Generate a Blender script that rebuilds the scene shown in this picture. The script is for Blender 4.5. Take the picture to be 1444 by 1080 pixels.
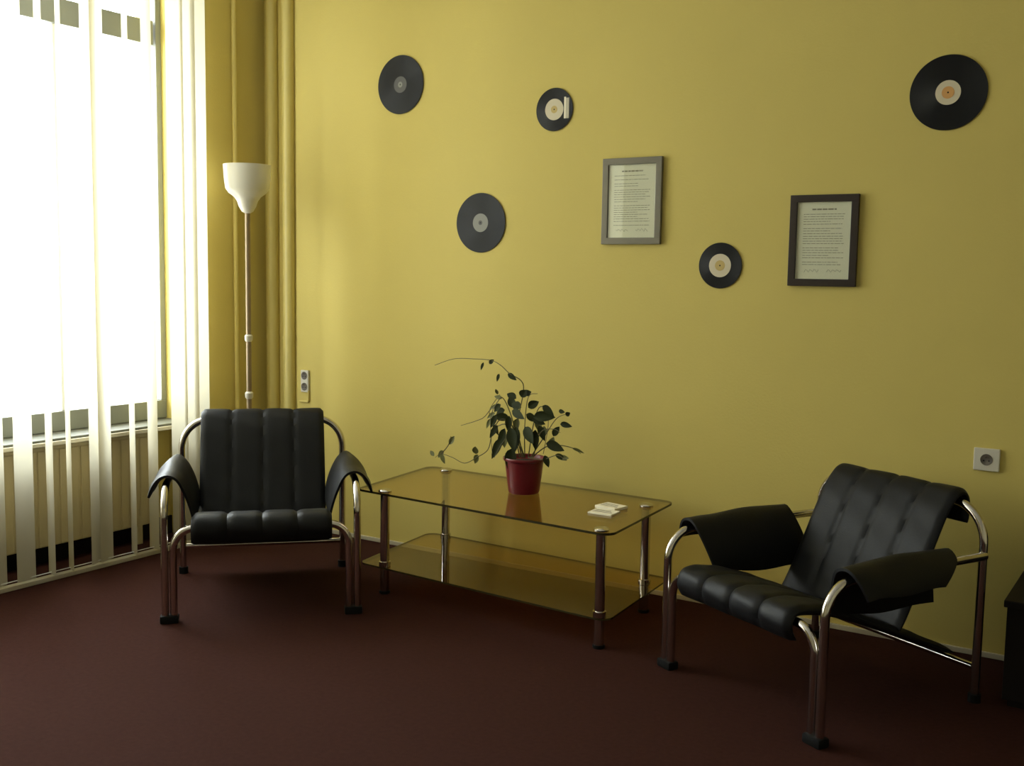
import bpy, bmesh, math, random
from mathutils import Vector, Matrix
random.seed(7)
C = bpy.context.collection
for o in list(bpy.data.objects): bpy.data.objects.remove(o, do_unlink=True)
sc = bpy.context.scene
R = math.radians

# ------------------------------------------------------------ camera
CAM_H = 1.48
yaw, pitch, roll = R(32.7), R(-5.8), R(.9)
fwd = Vector((-math.sin(yaw)*math.cos(pitch), math.cos(yaw)*math.cos(pitch), math.sin(pitch)))
rt = Vector((math.cos(yaw), math.sin(yaw), 0)); up = rt.cross(fwd)
r2 = rt*math.cos(roll) + up*math.sin(roll); u2 = -rt*math.sin(roll) + up*math.cos(roll)
cd = bpy.data.cameras.new('camera'); cam = bpy.data.objects.new('camera', cd); C.objects.link(cam)
cam.matrix_world = Matrix(((r2.x, u2.x, -fwd.x, 0), (r2.y, u2.y, -fwd.y, 0), (r2.z, u2.z, -fwd.z, CAM_H), (0, 0, 0, 1)))
cd.sensor_fit = 'HORIZONTAL'; cd.sensor_width = 36; cd.lens = 1523/1444*36; cd.clip_start = .05
sc.camera = cam

# ------------------------------------------------------------ light and exposure
w = bpy.data.worlds.new('overcast_sky'); sc.world = w; w.use_nodes = True
bg = w.node_tree.nodes['Background']; bg.inputs[0].default_value = (.93, .97, 1, 1); bg.inputs[1].default_value = 9.0
sc.view_settings.view_transform = 'Standard'; sc.view_settings.look = 'None'
sc.view_settings.exposure = 1.1; sc.view_settings.gamma = 1; sc.view_settings.use_curve_mapping = False
WY0, WY1, WZ0, WZ1, WX = .1, 3.99, .62, 3.1, -4.85         # the window opening
pl = bpy.data.lights.new('window_portal', 'AREA'); pl.shape = 'RECTANGLE'; pl.size = WZ1-WZ0; pl.size_y = WY1-WY0
po = bpy.data.objects.new('window_portal', pl); C.objects.link(po)
po.location = (WX-.12, (WY0+WY1)/2, (WZ0+WZ1)/2); po.rotation_euler = (0, R(-90), 0); pl.cycles.is_portal = True

# ------------------------------------------------------------ materials
def srgb(r, g, b):
    f = lambda c: (c/255/12.92) if c/255 <= .04045 else ((c/255+.055)/1.055)**2.4
    return (f(r), f(g), f(b), 1)
def mat(name, col, rough=.6, metal=0, spec=.5, noise=0, nscale=20, bump=0, bscale=60, coat=0):
    m = bpy.data.materials.new(name); m.use_nodes = True; nt = m.node_tree; b = nt.nodes['Principled BSDF']
    b.inputs['Base Color'].default_value = col; b.inputs['Roughness'].default_value = rough
    b.inputs['Metallic'].default_value = metal; b.inputs['Specular IOR Level'].default_value = spec
    b.inputs['Coat Weight'].default_value = coat
    tc = nt.nodes.new('ShaderNodeTexCoord')
    if noise:
        n = nt.nodes.new('ShaderNodeTexNoise'); n.inputs['Scale'].default_value = nscale; n.inputs['Detail'].default_value = 5
        nt.links.new(tc.outputs['Object'], n.inputs['Vector'])
        mx = nt.nodes.new('ShaderNodeMix'); mx.data_type = 'RGBA'
        mx.inputs['A'].default_value = tuple(c*(1-noise) for c in col[:3])+(1,)
        mx.inputs['B'].default_value = tuple(min(1, c*(1+noise)) for c in col[:3])+(1,)
        nt.links.new(n.outputs['Fac'], mx.inputs['Factor']); nt.links.new(mx.outputs['Result'], b.inputs['Base Color'])
    if bump:
        n2 = nt.nodes.new('ShaderNodeTexNoise'); n2.inputs['Scale'].default_value = bscale; n2.inputs['Detail'].default_value = 4
        nt.links.new(tc.outputs['Object'], n2.inputs['Vector'])
        bp = nt.nodes.new('ShaderNodeBump'); bp.inputs['Strength'].default_value = bump; bp.inputs['Distance'].default_value = .01
        nt.links.new(n2.outputs['Fac'], bp.inputs['Height']); nt.links.new(bp.outputs['Normal'], b.inputs['Normal'])
    return m
M = {}
M['wall'] = mat('yellow_wall_paint', (.61, .49, .140, 1), .75, noise=.04, nscale=3, bump=.08, bscale=90, spec=.3)
M['palewall'] = mat('pale_cream_wall_paint', (.60, .55, .38, 1), .85, spec=.2)
M['ceiling'] = mat('ceiling_paint', (.80, .78, .70, 1), .9)
M['carpet'] = mat('red_brown_carpet', (.040, .0125, .0085, 1), .97, noise=.35, nscale=60, bump=.5, bscale=350, spec=.1)
M['white'] = mat('white_window_paint', (.75, .75, .72, 1), .4)
M['frame_grey'] = mat('grey_window_frame_paint', (.20, .205, .17, 1), .5)
M['sill'] = mat('dark_grey_sill_stone', (.10, .10, .075, 1), .6, noise=.2)
M['edge'] = mat('dark_glass_edge', (.035, .028, .010, 1), .25)
M['cream'] = mat('cream_enamel', (.48, .39, .20, 1), .4)
M['pipe'] = mat('yellow_pipe_enamel', (.64, .52, .16, 1), .4)
M['strip'] = mat('pale_floor_strip', (.50, .45, .33, 1), .5)
M['leather'] = mat('black_leather', (.008, .008, .009, 1), .5, spec=.2, bump=.06, bscale=140)
M['chrome'] = mat('chrome', (.62, .58, .55, 1), .12, 1)
M['rubber'] = mat('black_rubber', (.005, .005, .005, 1), .7, spec=.15)
M['seam'] = mat('leather_seam', (.03, .03, .033, 1), .5)
M['shade'] = mat('opal_lamp_glass', (.72, .68, .58, 1), .3, spec=.5)
M['pole'] = mat('bronze_painted_pole', (.30, .22, .13, 1), .35, .3)
M['pot'] = mat('red_glazed_pot', (.15, .009, .015, 1), .3, noise=.15, nscale=12)
M['soil'] = mat('potting_soil', (.02, .013, .008, 1), .95, noise=.4, nscale=90)
M['leaf'] = mat('dark_green_leaf', (.026, .032, .011, 1), .7, noise=.5, nscale=9, spec=.15)
M['paleleaf'] = mat('pale_green_leaf', (.13, .13, .035, 1), .5, noise=.4, nscale=14)
M['stem'] = mat('olive_stem', (.10, .085, .03, 1), .6)
M['vinyl'] = mat('black_vinyl', (.006, .006, .007, 1), .38, spec=.22)
M['paper'] = mat('white_paper', (.86, .79, .62, 1), .7, noise=.06, nscale=6)
M['ink'] = mat('brown_ink', (.28, .24, .17, 1), .8)
M['silver_frame'] = mat('grey_frame', (.16, .145, .11, 1), .35, .3)
M['dark_frame'] = mat('dark_brown_frame', (.022, .012, .008, 1), .4)
M['outlet'] = mat('white_socket_plastic', (.62, .58, .48, 1), .35)
M['hole'] = mat('dark_socket_well', (.12, .10, .08, 1), .5)
M['wood'] = mat('dark_wood', (.010, .007, .006, 1), .6, noise=.3, nscale=8, spec=.2)
M['label_cream'] = mat('cream_record_label', (.62, .54, .38, 1), .6)
M['label_grey'] = mat('grey_record_label', (.22, .215, .19, 1), .6)
M['label_dark'] = mat('dark_grey_record_label', (.075, .07, .065, 1), .5)
M['label_orange'] = mat('orange_label_print', (.62, .32, .10, 1), .6)
M['label_gold'] = mat('gold_label_print', (.50, .36, .12, 1), .6)
M['label_pink'] = mat('pale_pink_label_print', (.66, .50, .42, 1), .6)

def vinyl_grooves(m):
    nt = m.node_tree; b = nt.nodes['Principled BSDF']; tc = nt.nodes.new('ShaderNodeTexCoord')
    wv = nt.nodes.new('ShaderNodeTexWave'); wv.wave_type = 'RINGS'; wv.rings_direction = 'Y'; wv.inputs['Scale'].default_value = 120
    nt.links.new(tc.outputs['Object'], wv.inputs['Vector'])
    bp = nt.nodes.new('ShaderNodeBump'); bp.inputs['Strength'].default_value = .25; bp.inputs['Distance'].default_value = .002
    nt.links.new(wv.outputs['Fac'], bp.inputs['Height']); nt.links.new(bp.outputs['Normal'], b.inputs['Normal'])
vinyl_grooves(M['vinyl'])

def glass(name, tint, ior=1.5, boost=1.0):
    m = bpy.data.materials.new(name); m.use_nodes = True; nt = m.node_tree; nt.nodes.clear()
    out = nt.nodes.new('ShaderNodeOutputMaterial'); mx = nt.nodes.new('ShaderNodeMixShader')
    tr = nt.nodes.new('ShaderNodeBsdfTransparent'); tr.inputs[0].default_value = tint
    gl = nt.nodes.new('ShaderNodeBsdfGlossy'); gl.inputs['Roughness'].default_value = .01; gl.inputs[0].default_value = (boost, boost, boost, 1)
    fr = nt.nodes.new('ShaderNodeFresnel'); fr.inputs[0].default_value = ior
    ge = nt.nodes.new('ShaderNodeNewGeometry'); im = nt.nodes.new('ShaderNodeMix'); im.inputs[2].default_value = ior; im.inputs[3].default_value = 1/ior
    nt.links.new(ge.outputs['Backfacing'], im.inputs[0]); nt.links.new(im.outputs[0], fr.inputs[0])
    nt.links.new(fr.outputs[0], mx.inputs[0]); nt.links.new(tr.outputs[0], mx.inputs[1]); nt.links.new(gl.outputs[0], mx.inputs[2])
    nt.links.new(mx.outputs[0], out.inputs[0]); return m
M['pane'] = glass('window_glass', (.95, .97, .96, 1))
M['bronze'] = glass('bronze_tinted_glass', (.83, .72, .50, 1), 1.5)
def fabric():
    m = bpy.data.materials.new('white_blind_fabric'); m.use_nodes = True; nt = m.node_tree; nt.nodes.clear()
    out = nt.nodes.new('ShaderNodeOutputMaterial'); mx = nt.nodes.new('ShaderNodeMixShader'); mx.inputs[0].default_value = .5
    d = nt.nodes.new('ShaderNodeBsdfDiffuse'); t = nt.nodes.new('ShaderNodeBsdfTranslucent')
    d.inputs[0].default_value = (.70, .65, .50, 1); t.inputs[0].default_value = (.46, .43, .33, 1)
    nt.links.new(d.outputs[0], mx.inputs[1]); nt.links.new(t.outputs[0], mx.inputs[2]); nt.links.new(mx.outputs[0], out.inputs[0]); return m
M['vane'] = fabric()

# ------------------------------------------------------------ helpers
def build(name, bm, m, parent=None, smooth=False):
    bmesh.ops.recalc_face_normals(bm, faces=bm.faces)
    me = bpy.data.meshes.new(name); bm.to_mesh(me); bm.free()
    for x in (m if isinstance(m, (list, tuple)) else [m]): me.materials.append(M[x])
    if smooth:
        for p in me.polygons: p.use_smooth = True
        me.set_sharp_from_angle(angle=R(42))
    o = bpy.data.objects.new(name, me); C.objects.link(o)
    if parent: o.parent = parent
    return o
def tag(o, label=None, cat=None, group=None, kind=None):
    if label: o['label'] = label
    if cat: o['category'] = cat
    if group: o['group'] = group
    if kind: o['kind'] = kind
    return o
def empty(name, loc, rz=0):
    o = bpy.data.objects.new(name, None); C.objects.link(o); o.location = loc; o.rotation_euler = (0, 0, rz)
    o.empty_display_size = .1; return o
def box(bm, x0, x1, y0, y1, z0, z1, bev=0, mi=0):
    t = bmesh.new(); bmesh.ops.create_cube(t, size=1)
    for v in t.verts: v.co = Vector(((x0+x1)/2+v.co.x*(x1-x0), (y0+y1)/2+v.co.y*(y1-y0), (z0+z1)/2+v.co.z*(z1-z0)))
    if bev: bmesh.ops.bevel(t, geom=list(t.edges), offset=bev, segments=2, affect='EDGES', profile=.6)
    join(bm, t, mi)
def join(bm, t, mi=0):
    mp = {v: bm.verts.new(v.co) for v in t.verts}
    for f in t.faces:
        nf = bm.faces.new([mp[v] for v in f.verts]); nf.material_index = mi
    t.free()
def fillet(pts, r, n=8):
    pts = [Vector(p) for p in pts]; out = [pts[0]]
    for i in range(1, len(pts)-1):
        rr = r[i-1] if isinstance(r, (list, tuple)) else r
        a, b, c = pts[i-1], pts[i], pts[i+1]; u = (a-b).normalized(); v = (c-b).normalized()
        ang = u.angle(v)
        if rr <= 0 or abs(ang-math.pi) < 1e-3: out.append(b); continue
        d = min(rr/math.tan(ang/2), .49*(a-b).length if i > 1 else .98*(a-b).length, .49*(c-b).length if i < len(pts)-2 else .98*(c-b).length)
        rr = d*math.tan(ang/2); cen = b+(u+v).normalized()*(rr/math.sin(ang/2)); p0 = b+u*d; p1 = b+v*d
        e0 = p0-cen; e1 = p1-cen; th = e0.angle(e1)
        for k in range(n+1):
            s = k/n; out.append(cen+(e0*math.sin((1-s)*th)+e1*math.sin(s*th))/math.sin(th))
    out.append(pts[-1]); return out
def tube(bm, pts, r, seg=16, cap=True, mi=0):
    pts = [Vector(p) for p in pts]; n = len(pts)
    rad = r if isinstance(r, (list, tuple)) else [r]*n
    tan = [(pts[min(i+1, n-1)]-pts[max(i-1, 0)]).normalized() for i in range(n)]
    ref = Vector((0, 0, 1)) if abs(tan[0].z) < .9 else Vector((1, 0, 0))
    nr = (ref-tan[0]*ref.dot(tan[0])).normalized(); rings = []
    for i in range(n):
        nr = (nr-tan[i]*nr.dot(tan[i])).normalized(); bn = tan[i].cross(nr)
        rings.append([bm.verts.new(pts[i]+(nr*math.cos(2*math.pi*k/seg)+bn*math.sin(2*math.pi*k/seg))*rad[i]) for k in range(seg)])
    for i in range(n-1):
        for k in range(seg):
            bm.faces.new((rings[i][k], rings[i][(k+1) % seg], rings[i+1][(k+1) % seg], rings[i+1][k])).material_index = mi
    if cap:
        bm.faces.new(rings[0][::-1]).material_index = mi; bm.faces.new(rings[-1]).material_index = mi
def lathe(bm, prof, seg=40, c=(0, 0, 0), axis='z', mi=0):
    rings = []
    for (r, h) in prof:
        ring = []
        for k in range(seg):
            a = 2*math.pi*k/seg
            p = Vector((r*math.cos(a), r*math.sin(a), h)) if axis == 'z' else Vector((r*math.cos(a), h, r*math.sin(a)))
            ring.append(bm.verts.new(p+Vector(c)))
        rings.append(ring)
    for i in range(len(rings)-1):
        for k in range(seg):
            bm.faces.new((rings[i][k], rings[i][(k+1) % seg], rings[i+1][(k+1) % seg], rings[i+1][k])).material_index = mi
    bm.faces.new(rings[0]).material_index = mi; bm.faces.new(rings[-1]).material_index = mi
def struct(name, bm, m, smooth=False, **k):
    return tag(build(name, bm, m, None, smooth), kind='structure', **k)
def plate(bm, poly, z0, z1, mi=0, bev=0, edge=None):
    t = bmesh.new()
    a = [t.verts.new((x, y, z0)) for x, y in poly]; b = [t.verts.new((x, y, z1)) for x, y in poly]
    t.faces.new(a[::-1]); t.faces.new(b); n = len(poly)
    for i in range(n): t.faces.new((a[i], a[(i+1) % n], b[(i+1) % n], b[i]))
    mp = {v: bm.verts.new(v.co) for v in t.verts}
    for i, f in enumerate(t.faces):
        bm.faces.new([mp[v] for v in f.verts]).material_index = mi if i < 2 or edge is None else edge
    t.free()
def round_poly(poly, r, n=6):
    p = [Vector((x, y, 0)) for x, y in poly]; out = []
    for i in range(len(p)):
        a, b, c = p[i-1], p[i], p[(i+1) % len(p)]
        f = fillet([a, b, c], r, n)[1:-1]; out += [(q.x, q.y) for q in f]
    return out

# ------------------------------------------------------------ the room
WALL_Y, WALL_X, X1, Y0, CEIL = 4.51, -4.6, 2.6, -2.6, 3.3
bm = bmesh.new(); box(bm, WX-.2, X1+.2, Y0-.2, WALL_Y+.2, -.1, 0); struct('floor', bm, 'carpet')
bm = bmesh.new(); box(bm, WX-.2, X1+.2, Y0-.2, WALL_Y+.2, CEIL, CEIL+.1); struct('ceiling', bm, 'ceiling')
bm = bmesh.new(); box(bm, WALL_X-.02, X1+.2, WALL_Y, WALL_Y+.2, 0, CEIL); struct('wall_back', bm, 'wall')
bm = bmesh.new(); box(bm, X1, X1+.2, Y0, WALL_Y, 0, CEIL); struct('wall_right', bm, 'palewall')
bm = bmesh.new(); box(bm, WX-.2, X1, Y0-.2, Y0, 0, CEIL); struct('wall_behind', bm, 'palewall')
# left wall: pier beside the window with its reveal, parapet under the sill, lintel above, second pier behind the camera
bm = bmesh.new()
box(bm, WX-.2, WALL_X, WY1, WALL_Y+.2, 0, CEIL)
box(bm, WX-.2, WALL_X, Y0, WY0, 0, CEIL)
box(bm, WX-.2, WX+.02, WY0, WY1, 0, WZ0)
box(bm, WX-.2, WX+.02, WY0, WY1, WZ1, CEIL)
struct('wall_left', bm, 'wall')
bm = bmesh.new(); box(bm, WX-.1, WALL_X-.06, WY0, WY1-.002, WZ0, WZ0+.028, .004); struct('trim_1', bm, 'sill', label='dark grey window sill board')
bm = bmesh.new(); box(bm, WALL_X-.06, WALL_X-.046, WY0, WY1-.002, WZ0-.004, WZ0+.016, .003); struct('trim_3', bm, 'strip', label='thin pale nosing along the window sill')
bm = bmesh.new(); box(bm, WX+.02, WX+.035, WY0, WY1, 0, .10, .003); struct('baseboard_left', bm, 'wood')
bm = bmesh.new(); box(bm, -4.545, -4.505, WY0, WALL_Y-.012, 0, .022, .004); 
struct('trim_2', bm, 'strip', label='pale batten on the floor under the blind')
bm = bmesh.new(); box(bm, WALL_X+.012, X1, WALL_Y-.012, WALL_Y, 0, .022, .003); struct('baseboard_back', bm, 'strip')

win = tag(empty('window_1', (WX-.03, (WY0+WY1)/2, WZ0)), kind='structure')
ox, oy, oz = win.location
def wbox(bm, y0, y1, z0, z1, dx=.03): box(bm, -dx, dx, y0-oy, y1-oy, z0-oz, z1-oz, .004)
bm = bmesh.new()
wbox(bm, WY0, WY1, WZ0+.03, WZ0+.13, .035); wbox(bm, WY0, WY1, WZ1-.08, WZ1, .035)
wbox(bm, WY0, WY0+.08, WZ0+.13, WZ1-.08, .035); wbox(bm, WY1-.035, WY1, WZ0+.13, WZ1-.08, .035)
build('window_frame', bm, 'frame_grey', win)
bm = bmesh.new(); wbox(bm, WY0+.08, WY1-.05, 2.665, 2.79, .035); build('transom', bm, 'frame_grey', win)
ms = [3.36, 2.45, 1.44]
for y in ms:
    bm = bmesh.new(); wbox(bm, y-.016, y+.016, WZ0+.13, 2.665, .02); build('mullion', bm, 'white', win)
ys = [WY1-.05]+ms+[WY0+.08]
for a, b in zip(ys[:-1], ys[1:]):
    bm = bmesh.new(); wbox(bm, b+.012, a-.012 if a < 3.9 else a+.01, WZ0+.12, 2.67, .003); build('pane', bm, 'pane', win)
bm = bmesh.new(); wbox(bm, WY0+.07, WY1-.04, 2.78, WZ1-.07, .003); build('pane', bm, 'pane', win)

# ------------------------------------------------------------ vertical blind
BX = -4.50
blind = tag(empty('vertical_blind', (BX, (WY0+WY1)/2, 0)), 'white vertical blind of fabric vanes hanging over the wide bright window', 'blind')
bm = bmesh.new(); box(bm, -.02, .02, WY0-oy, 4.0-oy, 3.2, 3.24, .003); build('headrail', bm, 'white', blind)
spans = [(2.72, 2.796), (2.843, 2.941), (3.005, 3.042), (3.112, 3.139), (3.239, 3.300), (3.290, 3.363), (3.471, 3.505), (3.582, 3.644), (3.738, 3.838), (3.822, 3.912), (3.886, 3.976)]
y = 2.66
while y > WY0+.1:
    wd = random.choice([.03, .05, .07, .09]); spans.append((y-wd, y)); y -= .118
VW = .100
for (a, b) in spans:
    yc = (a+b)/2; sl = yc/BX*-1                       # view slope, for choosing the turn of each vane
    best = min(((abs(abs(VW*(math.cos(R(t))-sl*math.sin(R(t)))) - (b-a)), t) for t in range(5, 85)), key=lambda q: q[0])[1]
    if b > 3.7: best = -6 if b < 3.95 else (-14 if b < 4 else 4)
    t = R(best); dy, dx = math.cos(t)*VW/2, -math.sin(t)*VW/2
    bm = bmesh.new()
    z0, z1, cols = .035, 3.2, 6
    g = []
    for i in range(cols+1):
        s = -1+2*i/cols; cur = .004*(1-s*s)
        g.append([bm.verts.new((dx*s+cur*math.cos(t), yc-oy+dy*s-cur*math.sin(t), z)) for z in (z0, z0+.03, 1.2, 2.2, z1)])
    for i in range(cols):
        for k in range(4): bm.faces.new((g[i][k], g[i+1][k], g[i+1][k+1], g[i][k+1]))
    v = build('vane', bm, 'vane', blind, True)
bm = bmesh.new()
tube(bm, [(0, WY0-oy, .045), (0, 3.97-oy, .045)], .0025, 6); build('bottom_chain', bm, 'white', blind)

# ------------------------------------------------------------ radiator and pipes
rad = tag(empty('radiator', (-4.76, 2.4, 0)), 'long cream ribbed radiator under the window behind the blind', 'radiator')
bm = bmesh.new()
y = -1.8
while y < 1.42:
    box(bm, -.022, .022, y, y+.050, .10, .58, .008); y += .06
box(bm, -.016, .016, -1.8, 1.42, .10, .58, .004); build('ribs', bm, 'cream', rad)
bm = bmesh.new(); box(bm, -.026, .026, -1.8, 1.42, .58, .60, .004)
build('top_grille', bm, 'cream', rad)
for yy in (-1.5, -.1, 1.3):
    bm = bmesh.new(); box(bm, -.02, .02, yy, yy+.03, 0, .15, .004); build('foot', bm, 'cream', rad)

for i, (x, lab) in enumerate(((-4.525, 'yellow painted heating pipe in the corner, the one nearer the window'), (-4.40, 'yellow painted heating pipe rising along the back wall beside the corner, nearer the socket'))):
    p = tag(empty('heating_pipe', (x, WALL_Y-.016, 0)), lab, 'pipe', 'painted heating pipes in the corner')
    bm = bmesh.new(); tube(bm, [(0, 0, 0), (0, 0, CEIL)], .034, 24); build('pipe', bm, 'pipe', p, True)
    bm = bmesh.new(); tube(bm, [(0, 0, 1.085), (0, 0, 1.105)], .037, 24); box(bm, -.008, .008, 0, .0155, 1.088, 1.102)
    build('clamp', bm, 'pipe', p, True)
bm = bmesh.new(); tube(bm, [(WALL_X+.014, 4.27, 0), (WALL_X+.014, 4.27, CEIL)], .014, 12)
tag(build('riser_pipe', bm, 'pipe', None, True), 'thin painted pipe running up the left wall behind the floor lamp', 'pipe')
bm = bmesh.new(); tube(bm, fillet([(-4.262, WALL_Y-.008, .80), (-4.262, WALL_Y-.008, .735), (-4.33, WALL_Y-.008, .735)], .01, 4), .006, 8)
tag(build('cable', bm, 'pipe', None, True), 'short painted cable running from the corner socket towards the pipes', 'cable')

# ------------------------------------------------------------ armchair
HW = .366
def chair_seat_mesh(path, s0, s1, nch, th, puff, ends=.012):
    bm = bmesh.new(); path = [Vector((0, d, z)) for d, z in path]
    # smooth the path
    P = []
    for i in range(len(path)-1):
        p0, p1, p2, p3 = path[max(i-1, 0)], path[i], path[i+1], path[min(i+2, len(path)-1)]
        for k in range(6):
            t = k/6; P.append(.5*((2*p1)+(p2-p0)*t+(2*p0-5*p1+4*p2-p3)*t*t+(3*p1-p0-3*p2+p3)*t**3))
    P.append(path[-1]); n = len(P); per = 10; cols = nch*per
    top, bot = [], []
    for i in range(n):
        tn = (P[min(i+1, n-1)]-P[max(i-1, 0)]).normalized(); nrm = Vector((0, -tn.z, tn.y))
        e = min(1, math.sqrt(max(0, min(i, n-1-i))/2.5))
        tr, br = [], []
        for c in range(cols+1):
            s = s0+(s1-s0)*c/cols; u = (c % per)/per; f = (1-abs(2*u-1)**7) if c % per else 0
            se = 0.35 if c in (0, cols) else 1
            eb = min(1, min(i, n-1-i)/9); h = (th/2*se+puff*f*eb)*(.35+.65*e)
            wr = .0010*math.sin(i*.9+c*.35)*f
            tr.append(bm.verts.new(P[i]+nrm*(h+wr)+Vector((s, 0, 0)))); br.append(bm.verts.new(P[i]-nrm*(th/2*se+puff*.4*f)*(.35+.65*e)+Vector((s, 0, 0))))
        top.append(tr); bot.append(br)
    for i in range(n-1):
        for c in range(cols):
            bm.faces.new((top[i][c], top[i][c+1], top[i+1][c+1], top[i+1][c]))
            bm.faces.new((bot[i][c], bot[i+1][c], bot[i+1][c+1], bot[i][c+1]))
        for c in (0, cols): bm.faces.new((top[i][c], top[i+1][c], bot[i+1][c], bot[i][c]))
    for i in (0, n-1):
        for c in range(cols): bm.faces.new((top[i][c], top[i][c+1], bot[i][c+1], bot[i][c]))
    return bm
def arm_pad(sg):
    # cross-section over the rail: outer flap, crest, inner flap reaching the seat
    bm = bmesh.new(); n = 14
    def sect(d, q):      # q 0..1 along the depth
        inner_low = .378-.02*q; crest = .562+.012*q
        pts = [(.470, .475), (.452, .515), (.425, .548), (.390, crest), (.352, .548), (.322, .49), (.303, .43), (.292, inner_low-.01*math.sin(q*3))]
        return [(sg*s, z) for s, z in pts]
    grid = []
    for i in range(n+1):
        q = i/n; sec = sect(0, q); row = []
        m = len(sec)
        for k, (s, z) in enumerate(sec):
            low = max(0, (.55-z)/.17)
            d0 = .085+.055*low; d1 = .575+.05*low*(1 if k > 3 else -5)
            row.append(Vector((s, d0+(d1-d0)*q, z+.004*math.sin(q*9+k)))) 
        grid.append(row)
    # densify the section, then give it thickness
    def dens(row):
        out = []
        for i in range(len(row)-1):
            p0, p1, p2, p3 = row[max(i-1, 0)], row[i], row[i+1], row[min(i+2, len(row)-1)]
            for k in range(3):
                t = k/3; out.append(.5*((2*p1)+(p2-p0)*t+(2*p0-5*p1+4*p2-p3)*t*t+(3*p1-p0-3*p2+p3)*t**3))
        out.append(row[-1]); return out
    G = [dens(r_) for r_ in grid]; a = len(G); b = len(G[0]); T, B = [], []
    for i in range(a):
        tr, br = [], []
        for k in range(b):
            e1 = G[i][min(k+1, b-1)]-G[i][max(k-1, 0)]; e2 = G[min(i+1, a-1)][k]-G[max(i-1, 0)][k]
            nn = e1.cross(e2).normalized(); 
            if (nn.z < 0 and 6 <= k <= b-8): pass
            ed = min(1, .45+.3*min(i, a-1-i, k, b-1-k))
            tr.append(bm.verts.new(G[i][k]+nn*.011*ed)); br.append(bm.verts.new(G[i][k]-nn*.011*ed))
        T.append(tr); B.append(br)
    for i in range(a-1):
        for k in range(b-1):
            bm.faces.new((T[i][k], T[i+1][k], T[i+1][k+1], T[i][k+1])); bm.faces.new((B[i][k], B[i][k+1], B[i+1][k+1], B[i+1][k]))
        for k in (0, b-1): bm.faces.new((T[i][k], T[i+1][k], B[i+1][k], B[i][k]))
    for i in (0, a-1):
        for k in range(b-1): bm.faces.new((T[i][k], T[i][k+1], B[i][k+1], B[i][k]))
    return bm
def make_armchair():
    t = empty('armchair', (0, 0, 0)); r = .0155
    # local: x across, y towards the back, z up; front feet on y = 0
    bm = bmesh.new()
    tube(bm, fillet([(-HW+.002, 0, .03), (-HW+.002, 0, .372), (HW-.002, 0, .372), (HW-.002, 0, .03)], .085, 10), r); build('seat_loop', bm, 'chrome', t, True)
    bm = bmesh.new()
    tube(bm, fillet([(-.383, .765, .02), (-.383, .765, .700), (.383, .765, .700), (.383, .765, .02)], .13, 12), r); build('back_loop', bm, 'chrome', t, True)
    for sg in (-1, 1):
        bm = bmesh.new(); x = sg*(HW+.0325)
        tube(bm, fillet([(x, 0, .03), (x, .0, .527), (sg*.39, .765, .527)], .115, 10), r); build('arm_rail', bm, 'chrome', t, True)
    bm = bmesh.new(); tube(bm, [(-.37, .765, .125), (.37, .765, .125)], .012); build('crossbar', bm, 'chrome', t, True)
    for sg in (-1, 1):
        bm = bmesh.new(); box(bm, sg*HW+sg*.016-.038, sg*HW+sg*.016+.038, -.024, .024, 0, .032, .008); build('foot_cap', bm, 'rubber', t, True)
        bm = bmesh.new(); tube(bm, [(sg*.383, .765, 0), (sg*.383, .765, .03)], .022, 16); build('foot_cap', bm, 'rubber', t, True)
    seat = [(-.012, .315), (-.030, .345), (-.030, .382), (-.006, .402), (.05, .401), (.14, .384), (.26, .346), (.38, .300), (.50, .252), (.62, .205), (.765, .148)]
    build('seat', chair_seat_mesh(seat, -.29, .29, 4, .022, .010), 'leather', t, True)
    back = [(.475, .272), (.505, .318), (.545, .39), (.590, .475), (.640, .575), (.690, .665), (.733, .715), (.765, .730), (.795, .712), (.802, .66), (.795, .62)]
    build('backrest', chair_seat_mesh(back, -.29, .29, 4, .022, .007), 'leather', t, True)
    for sg in (-1, 1): build('arm_pad', arm_pad(sg), 'leather', t, True)
    return t
def copy_tree(o, parent=None):
    c = o.copy(); C.objects.link(c)
    if parent: c.parent = parent
    for ch in list(o.children): copy_tree(ch, c)
    return c
ac = make_armchair()
ac.location = (-1.298, 3.495, 0); ac.rotation_euler.z = math.atan2(-.479, .878)+R(.9)
a2 = copy_tree(ac); a2.location = (-3.305, 3.21, 0); a2.rotation_euler.z = math.atan2(.66, .751)+R(4); a2.scale = (1, 1, 1.075)
tag(ac, 'black leather tube armchair at the right under the white wall socket, turned sideways', 'armchair', 'black leather tube armchairs')
tag(a2, 'black leather tube armchair between the blind and the table, before the floor lamp', 'armchair', 'black leather tube armchairs')

# ------------------------------------------------------------ glass table
TC = (-2.58, 4.06)
tb = tag(empty('coffee_table', (TC[0], TC[1], 0)), 'low bronze tinted glass coffee table with chrome legs between the two armchairs', 'table')
rel = lambda p: (p[0]-TC[0], p[1]-TC[1])
TOP = [(-3.27, 3.77), (-1.895, 3.675), (-1.95, 4.40), (-3.36, 4.455)]
LEGS = [(-3.115, 3.79), (-1.955, 3.715), (-2.01, 4.235), (-3.205, 4.385)]
GZ = .465
bm = bmesh.new(); plate(bm, round_poly([rel(p) for p in TOP], .05), GZ, GZ+.010, edge=1); build('glass_top', bm, ['bronze', 'edge'], tb)
SH = [(p[0]*.985+TC[0]*.015, p[1]*.97+TC[1]*.03) for p in TOP]
bm = bmesh.new(); plate(bm, round_poly([rel(p) for p in SH], .05), .118, .126, edge=1); build('glass_shelf', bm, ['bronze', 'edge'], tb)
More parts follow.
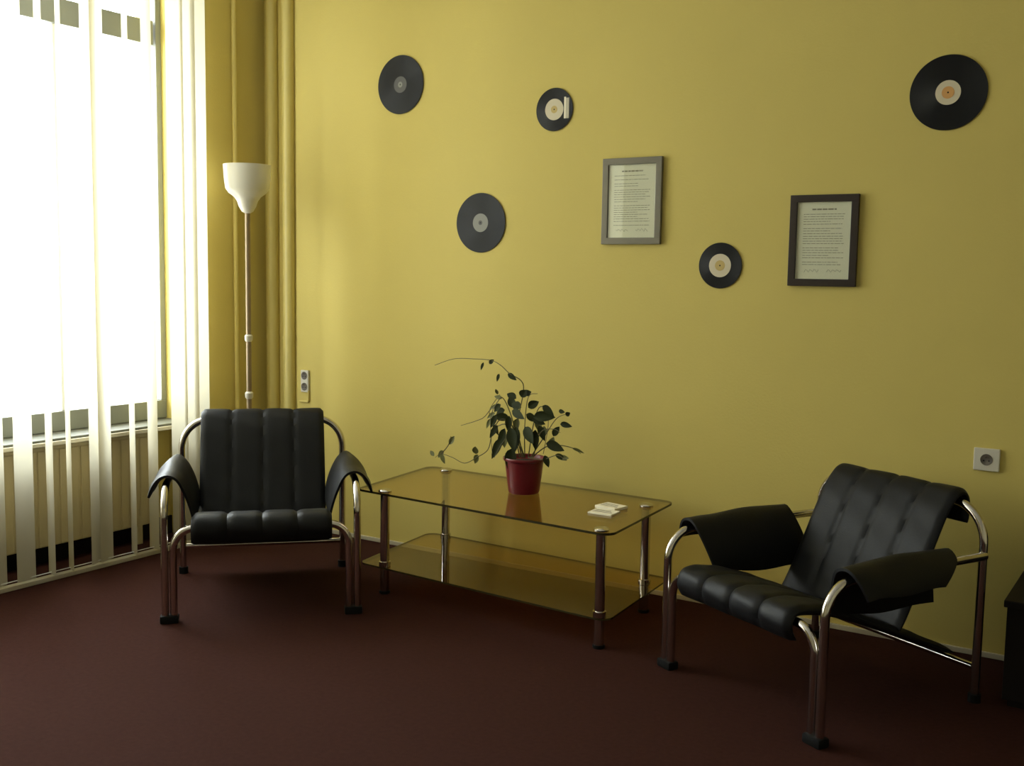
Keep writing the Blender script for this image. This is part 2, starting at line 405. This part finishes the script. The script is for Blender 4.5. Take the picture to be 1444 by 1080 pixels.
for p in LEGS:
    x, y = rel(p)
    bm = bmesh.new(); tube(bm, [(x, y, .012), (x, y, GZ-.001)], .021, 24); lg = build('leg', bm, 'chrome', tb, True)
    bm = bmesh.new(); lathe(bm, [(.030, GZ+.0105), (.031, GZ+.016), (.026, GZ+.022), (.010, GZ+.026)], 24, (x, y, 0)); build('cap', bm, 'chrome', lg, True)
    bm = bmesh.new(); lathe(bm, [(.0225, .1265), (.027, .1275), (.027, .150), (.0225, .152)], 24, (x, y, 0)); build('collar', bm, 'chrome', lg, True)
    bm = bmesh.new(); lathe(bm, [(.024, 0), (.026, .004), (.024, .014)], 24, (x, y, 0)); build('foot_cap', bm, 'rubber', lg, True)

TZ = GZ+.010
# ------------------------------------------------------------ potted plant
PX, PY = -2.60, 4.165
pt = tag(empty('potted_plant', (PX, PY, TZ)), 'leafy trailing houseplant in a red pot on the glass table', 'plant')
bm = bmesh.new()
lathe(bm, [(.040, .001), (.068, .001), (.072, .008), (.082, .085), (.090, .150), (.097, .152), (.099, .160), (.096, .166), (.090, .164), (.087, .150), (.03, .140)], 48)
build('pot', bm, 'pot', pt, True)
bm = bmesh.new(); lathe(bm, [(.084, .135), (.084, .142), (.05, .148), (.01, .150)], 32); build('soil', bm, 'soil', pt, True)
def W(px, py, dy=0):        # photo measurement on the plane through the pot, written as local metres
    d = fwd + r2*((px-722)/1523) - u2*((py-540)/1523); Y = PY+dy; q = d*(Y/d.y); return Vector((q.x-PX, dy, q.z+CAM_H-TZ))
stems = [
 [(738, 645, 0), (730, 600, .0), (738, 553, -.02), (735, 537, -.03), (719, 527, -.05), (706, 515, -.05), (692, 508, -.04), (668, 506, -.02), (640, 506, 0), (613, 515, .02)],
 [(733, 645, 0), (722, 600, -.03), (705, 592, -.05), (694, 612, -.06), (688, 634, -.06), (672, 645, -.05), (655, 653, -.04), (638, 645, -.03), (622, 640, -.02), (614, 645, 0)],
 [(745, 645, 0), (752, 600, .0), (760, 575, -.02), (770, 578, -.03), (773, 600, -.04), (766, 640, -.05)],
 [(748, 645, 0), (768, 615, .04), (785, 590, .06), (802, 583, .06)],
 [(750, 645, 0), (770, 630, .02), (790, 628, .04), (808, 632, .05), (819, 640, .06)],
 [(736, 645, 0), (722, 590, -.03), (710, 562, -.04), (702, 566, -.06), (692, 590, -.07), (694, 640, -.08)],
 [(740, 645, 0), (725, 610, -.05), (708, 625, -.09), (697, 645, -.1)],
 [(752, 645, 0), (762, 610, -.03), (780, 605, -.05), (790, 610, -.05)],
 [(740, 645, 0), (740, 600, 0), (745, 560, .02), (758, 555, .03)],
 [(745, 645, 0), (765, 648, -.04), (785, 642, -.05), (797, 648, -.05)],
 [(622, 640, -.02), (632, 628, -.02), (636, 615, -.02)],
 [(730, 620, 0), (700, 575, .03), (680, 590, .05), (650, 600, .06)],
 [(738, 640, 0), (715, 600, .02), (700, 600, .04), (690, 580, .05), (705, 556, .05)],
]
bm = bmesh.new()
for k, s in enumerate(stems):
    pts = [W(*p) for p in s]; P = []
    for i in range(len(pts)-1):
        p0, p1, p2, p3 = pts[max(i-1, 0)], pts[i], pts[i+1], pts[min(i+2, len(pts)-1)]
        for j in range(5):
            t = j/5; P.append(.5*((2*p1)+(p2-p0)*t+(2*p0-5*p1+4*p2-p3)*t*t+(3*p1-p0-3*p2+p3)*t**3))
    P.append(pts[-1]); n = len(P)
    tube(bm, P, [.0030-.0018*i/n for i in range(n)], 6)
build('stems', bm, 'stem', pt, True)
# each leaf: base px, py, depth, length (m), width, picture angle in degrees (0 right, 90 up), tilt
def leaf(bm, base, L, wd, ang, tilt, cup=.25):
    a = R(ang); t = R(tilt); ax = Vector((math.cos(a)*math.cos(t), math.sin(t), math.sin(a)*math.cos(t)))
    side = ax.cross(Vector((0.25, -1, .15))).normalized(); nr = side.cross(ax); n = 7; rows = []
    for i in range(n+1):
        u = i/n; hw = wd/2*math.sin(math.pi*u**.8)**.8 if 0 < u < 1 else .0006
        cen = base+ax*L*u-nr*L*.18*u*u*0+Vector((0, 0, -.16*L*u*u))
        rows.append([bm.verts.new(cen+side*hw*s+nr*hw*cup*abs(s)) for s in (-1, -.5, 0, .5, 1)])
    for i in range(n):
        for k in range(4): bm.faces.new((rows[i][k], rows[i][k+1], rows[i+1][k+1], rows[i+1][k]))
dark = [(722, 579, -.04, .085, .035, -8), (742, 584, -.05, .05, .030, -25), (752, 588, -.06, .095, .042, 12), (750, 590, -.05, .06, .03, -10), (765, 572, -.05, .06, .03, -30),
 (735, 560, -.03, .045, .035, 60), (728, 562, -.04, .05, .03, 150), (740, 556, -.02, .04, .028, 30), (720, 603, -.06, .085, .045, -70), (728, 602, -.03, .095, .044, -85),
 (740, 602, -.06, .08, .042, -40), (755, 606, -.05, .08, .034, -100), (712, 604, -.08, .09, .034, -118), (708, 618, -.09, .10, .036, -128), (722, 632, -.08, .09, .050, -100),
 (770, 625, -.02, .085, .040, -6), (780, 615, .03, .06, .028, 60), (790, 598, .05, .06, .024, 5), (798, 586, .06, .03, .02, 40), (788, 580, .05, .035, .018, 10),
 (718, 590, -.02, .07, .034, 165), (712, 578, -.03, .06, .03, 195), (706, 570, -.05, .05, .025, 215), (735, 575, .0, .06, .036, 160), (725, 575, .02, .06, .035, 120),
 (716, 527, -.05, .045, .022, -22), (704, 527, -.05, .03, .014, -110), (690, 513, -.04, .035, .018, 45), (682, 511, -.04, .03, .012, -110), (702, 600, -.07, .055, .025, -125),
 (700, 585, -.06, .05, .025, -110), (696, 598, .02, .045, .02, -70), (783, 641, -.05, .05, .022, -15), (768, 642, -.05, .045, .026, -70), (745, 575, .02, .06, .035, 40), (718, 586, -.05, .06, .03, -95), (760, 600, .02, .06, .03, -60)]
pale = [(671, 640, -.05, .045, .028, 80), (674, 641, -.05, .045, .026, -125), (634, 627, -.02, .050, .022, 70), (626, 636, -.02, .045, .024, 215), (612, 643, 0, .035, .018, 130), (622, 640, -.02, .04, .02, -60),
 (708, 562, .05, .04, .018, 160), (704, 572, .04, .045, .018, 190), (698, 582, .04, .04, .018, 210), (692, 590, .03, .04, .016, -110), (702, 556, .05, .03, .014, 100), (807, 632, .05, .05, .012, -12),
 (776, 630, .02, .05, .025, 80), (768, 615, .04, .05, .025, 100), (758, 590, .03, .05, .03, -80), (790, 645, -.04, .04, .02, 10), (712, 612, .02, .05, .028, -90), (730, 590, .05, .05, .03, -100)]
for nm, lst, ti in (('leaves', dark, 1), ('young_leaves', pale, 2)):
    bm = bmesh.new()
    for k, (px, py, dy, L, wd, an) in enumerate(lst): leaf(bm, W(px, py, dy), L*1.12, wd*1.15, an, ((k*37) % 41-20))
    build(nm, bm, 'leaf' if ti == 1 else 'paleleaf', pt, True)

# ------------------------------------------------------------ leaflets on the table
for i, (x, y, rz, z, lab) in enumerate(((-2.095, 4.00, 22, 0, 'small white leaflet lying flat on the glass table, the one nearer the front edge'), (-2.115, 4.105, 9, 0, 'small white folded leaflet on the glass table beside the rear right table leg'))):
    lf = tag(empty('leaflet', (x, y, TZ+.0008), R(rz-20)), lab, 'leaflet', 'leaflets on the glass table')
    bm = bmesh.new(); box(bm, -.055, .055, -.045, .045, 0, .012 if i else .007, .001); build('pages', bm, 'paper', lf)
    bm = bmesh.new()
    for k in range(3): box(bm, -.045, .045-.01*k, -.02+.017*k, -.014+.017*k, .0122 if i else .0072, .0126 if i else .0076)
    build('print', bm, 'ink', lf)

# ------------------------------------------------------------ floor lamp
lp = tag(empty('floor_lamp', (-4.345, 4.13, 0)), 'tall uplighter floor lamp with white bowl shade standing in the corner', 'floor lamp')
bm = bmesh.new(); lathe(bm, [(.02, .001), (.125, .001), (.13, .008), (.125, .02), (.03, .032), (.015, .045)], 40); build('base', bm, 'pole', lp, True)
bm = bmesh.new(); tube(bm, [(0, 0, .03), (0, 0, 1.80)], .014, 16); build('pole', bm, 'pole', lp, True)
for z in (.80, 1.11):
    bm = bmesh.new(); lathe(bm, [(.015, z-.02), (.021, z-.012), (.022, z+.012), (.015, z+.02)], 20); build('joint', bm, 'shade', lp, True)
bm = bmesh.new()
lathe(bm, [(.012, 1.775), (.030, 1.785), (.045, 1.81), (.055, 1.84), (.070, 1.862), (.098, 1.882), (.114, 1.905), (.120, 1.95), (.125, 2.03), (.121, 2.03), (.115, 1.95), (.108, 1.915), (.09, 1.895), (.03, 1.88)], 48)
build('lamp_shade', bm, 'shade', lp, True)

# ------------------------------------------------------------ records on the wall
def record(x, z, r, lr, lab, lm, tilt=0, print_=None, pr=.4, pale_patch=False):
    t = tag(empty('vinyl_record', (x, WALL_Y-.004, z)), lab, 'record', 'vinyl records on the yellow wall')
    t.rotation_euler = (0, R(tilt), 0)
    bm = bmesh.new(); lathe(bm, [(.003, 0), (r-.001, 0), (r, -.001), (r-.001, -.0022), (lr+.006, -.0018), (lr+.003, -.0022), (.003, -.0022)], 72, axis='y'); build('disc', bm, 'vinyl', t, True)
    bm = bmesh.new(); lathe(bm, [(.0035, -.0023), (lr, -.0023), (lr, -.0029), (.0035, -.0029)], 48, axis='y'); l = build('paper_label', bm, lm, t)
    if print_:
        bm = bmesh.new(); lathe(bm, [(.0045, -.0030), (lr*pr, -.0030), (lr*pr, -.0034), (.0045, -.0034)], 36, axis='y'); build('label_print', bm, print_, l)
    bm = bmesh.new(); lathe(bm, [(.0005, -.0030), (.0034, -.0030), (.0034, -.0036), (.0005, -.0036)], 16, axis='y'); build('spindle_hole', bm, 'rubber', l)
    if pale_patch:  # white strip and pale patch laid on the disc, right of its label
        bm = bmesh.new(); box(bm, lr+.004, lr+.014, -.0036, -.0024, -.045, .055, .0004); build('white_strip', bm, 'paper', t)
        bm = bmesh.new(); box(bm, lr+.0145, r-.020, -.0034, -.0024, -.045, .050, .0004); build('pale_patch', bm, 'strip', t)
    return t
record(-3.61, 2.446, .150, .042, 'large black record with dark grey label, highest at the left of the wall', 'label_dark', 0, 'label_grey', .35)
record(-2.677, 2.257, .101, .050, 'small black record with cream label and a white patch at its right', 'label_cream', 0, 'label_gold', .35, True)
record(-3.094, 1.729, .148, .046, 'large black record with light grey label above the potted plant', 'label_grey', 0, 'label_dark', .25)
record(-1.816, 1.528, .100, .051, 'small black record with cream label hung between the two framed certificates', 'label_cream', 0, 'label_gold', .45)
record(-.905, 2.203, .144, .047, 'large black record with cream and orange label, at the far right above the socket', 'label_cream', 0, 'label_orange', .5)

# ------------------------------------------------------------ framed certificates
def certificate(x, z, wd, ht, fw, fm, lab, seed):
    t = tag(empty('framed_certificate', (x, WALL_Y-.001, z)), lab, 'picture', 'framed certificates on the yellow wall')
    bm = bmesh.new(); a, b = wd/2, ht/2
    box(bm, -a, a, -.018, 0, b-fw, b, .002); box(bm, -a, a, -.018, 0, -b, -b+fw, .002)
    box(bm, -a, -a+fw, -.018, 0, -b+fw-.001, b-fw+.001, .002); box(bm, a-fw, a, -.018, 0, -b+fw-.001, b-fw+.001, .002)
    build('frame', bm, fm, t)
    bm = bmesh.new(); box(bm, -a+fw-.001, a-fw+.001, -.008, -.002, -b+fw-.001, b-fw+.001); pp = build('paper', bm, 'paper', t)
    rnd = random.Random(seed); bm = bmesh.new(); pw = wd-2*fw; ph = ht-2*fw; z_ = ph/2-.03
    rows = 0
    while z_ > -ph/2+.055:
        h = .006 if rows == 0 else .0022; L = pw*(.45 if rows == 0 else rnd.choice([.72, .74, .66, .5, .76])); x_ = -L/2 if rows == 0 else -pw*.38
        end = x_+L
        while x_ < end:
            ww = rnd.uniform(.006, .024); box(bm, x_, min(x_+ww, end), -.0086, -.0080, z_-h/2, z_+h/2); x_ += ww+.003
        z_ -= .020 if rows == 0 else rnd.choice([.010, .010, .011, .018]); rows += 1
    for k in range(2):
        cx = pw*(.22 if k == 0 else -.2); pz = -ph/2+.035
        pts = [Vector((cx-.03+.006*i, -.0086, pz+.009*math.sin(i*2.1+seed)*rnd.uniform(.4, 1))) for i in range(11)]
        tube(bm, pts, .0008, 5)
    build('writing', bm, 'ink', pp)
    bm = bmesh.new(); box(bm, -a+fw-.001, a-fw+.001, -.0125, -.0105, -b+fw-.001, b-fw+.001); build('glass', bm, 'pane', t)
certificate(-2.253, 1.817, .300, .392, .030, 'silver_frame', 'certificate in a wide grey frame, the left and higher of the two', 3)
certificate(-1.365, 1.635, .285, .378, .030, 'dark_frame', 'certificate in a dark brown frame, the right and lower of the two', 5)

# ------------------------------------------------------------ sockets
def socket(x, z, wd, ht, n, lab):
    t = tag(empty('wall_socket', (x, WALL_Y, z)), lab, 'socket')
    bm = bmesh.new(); box(bm, -wd/2, wd/2, -.014, 0, -ht/2, ht/2, .004); build('plate', bm, 'outlet', t)
    for k in range(n):
        cz = (k-(n-1)/2)*ht/n
        bm = bmesh.new(); lathe(bm, [(.0225, -.0142), (.0225, -.0155), (.020, -.0155), (.019, -.0148), (.001, -.0146)], 28, (0, 0, cz), 'y'); wl = build('well', bm, 'hole', t, True)
        bm = bmesh.new()
        for sx in (-1, 1): lathe(bm, [(.0028, -.0150), (.0028, -.0160)], 10, (sx*.0095, 0, cz-.004), 'y')
        build('pin_hole', bm, 'rubber', wl)
        bm = bmesh.new(); tube(bm, [(0, -.0146, cz+.011), (0, -.026, cz+.011)], .0024, 8); build('earth_pin', bm, 'chrome', wl)
socket(-.687, .787, .095, .088, 1, 'white wall socket above the back of the right armchair')
socket(-4.288, .852, .058, .125, 2, 'narrow double wall socket beside the corner pipes above the left armchair')

# ------------------------------------------------------------ dark cabinet at the right edge
cb = tag(empty('cabinet', (-.07, 4.25, 0)), 'dark wooden stepped cabinet cut off by the right edge', 'cabinet')
bm = bmesh.new(); box(bm, -.445, .55, -.26, .245, .03, .36, .004); build('lower_body', bm, 'wood', cb)
bm = bmesh.new(); box(bm, -.455, .56, -.27, .245, .36, .385, .004); build('shelf_board', bm, 'wood', cb)
bm = bmesh.new(); box(bm, -.40, .55, -.02, .245, .385, .64, .004); build('upper_body', bm, 'wood', cb)
bm = bmesh.new(); box(bm, -.43, .53, -.23, .22, 0, .03); build('plinth', bm, 'wood', cb)
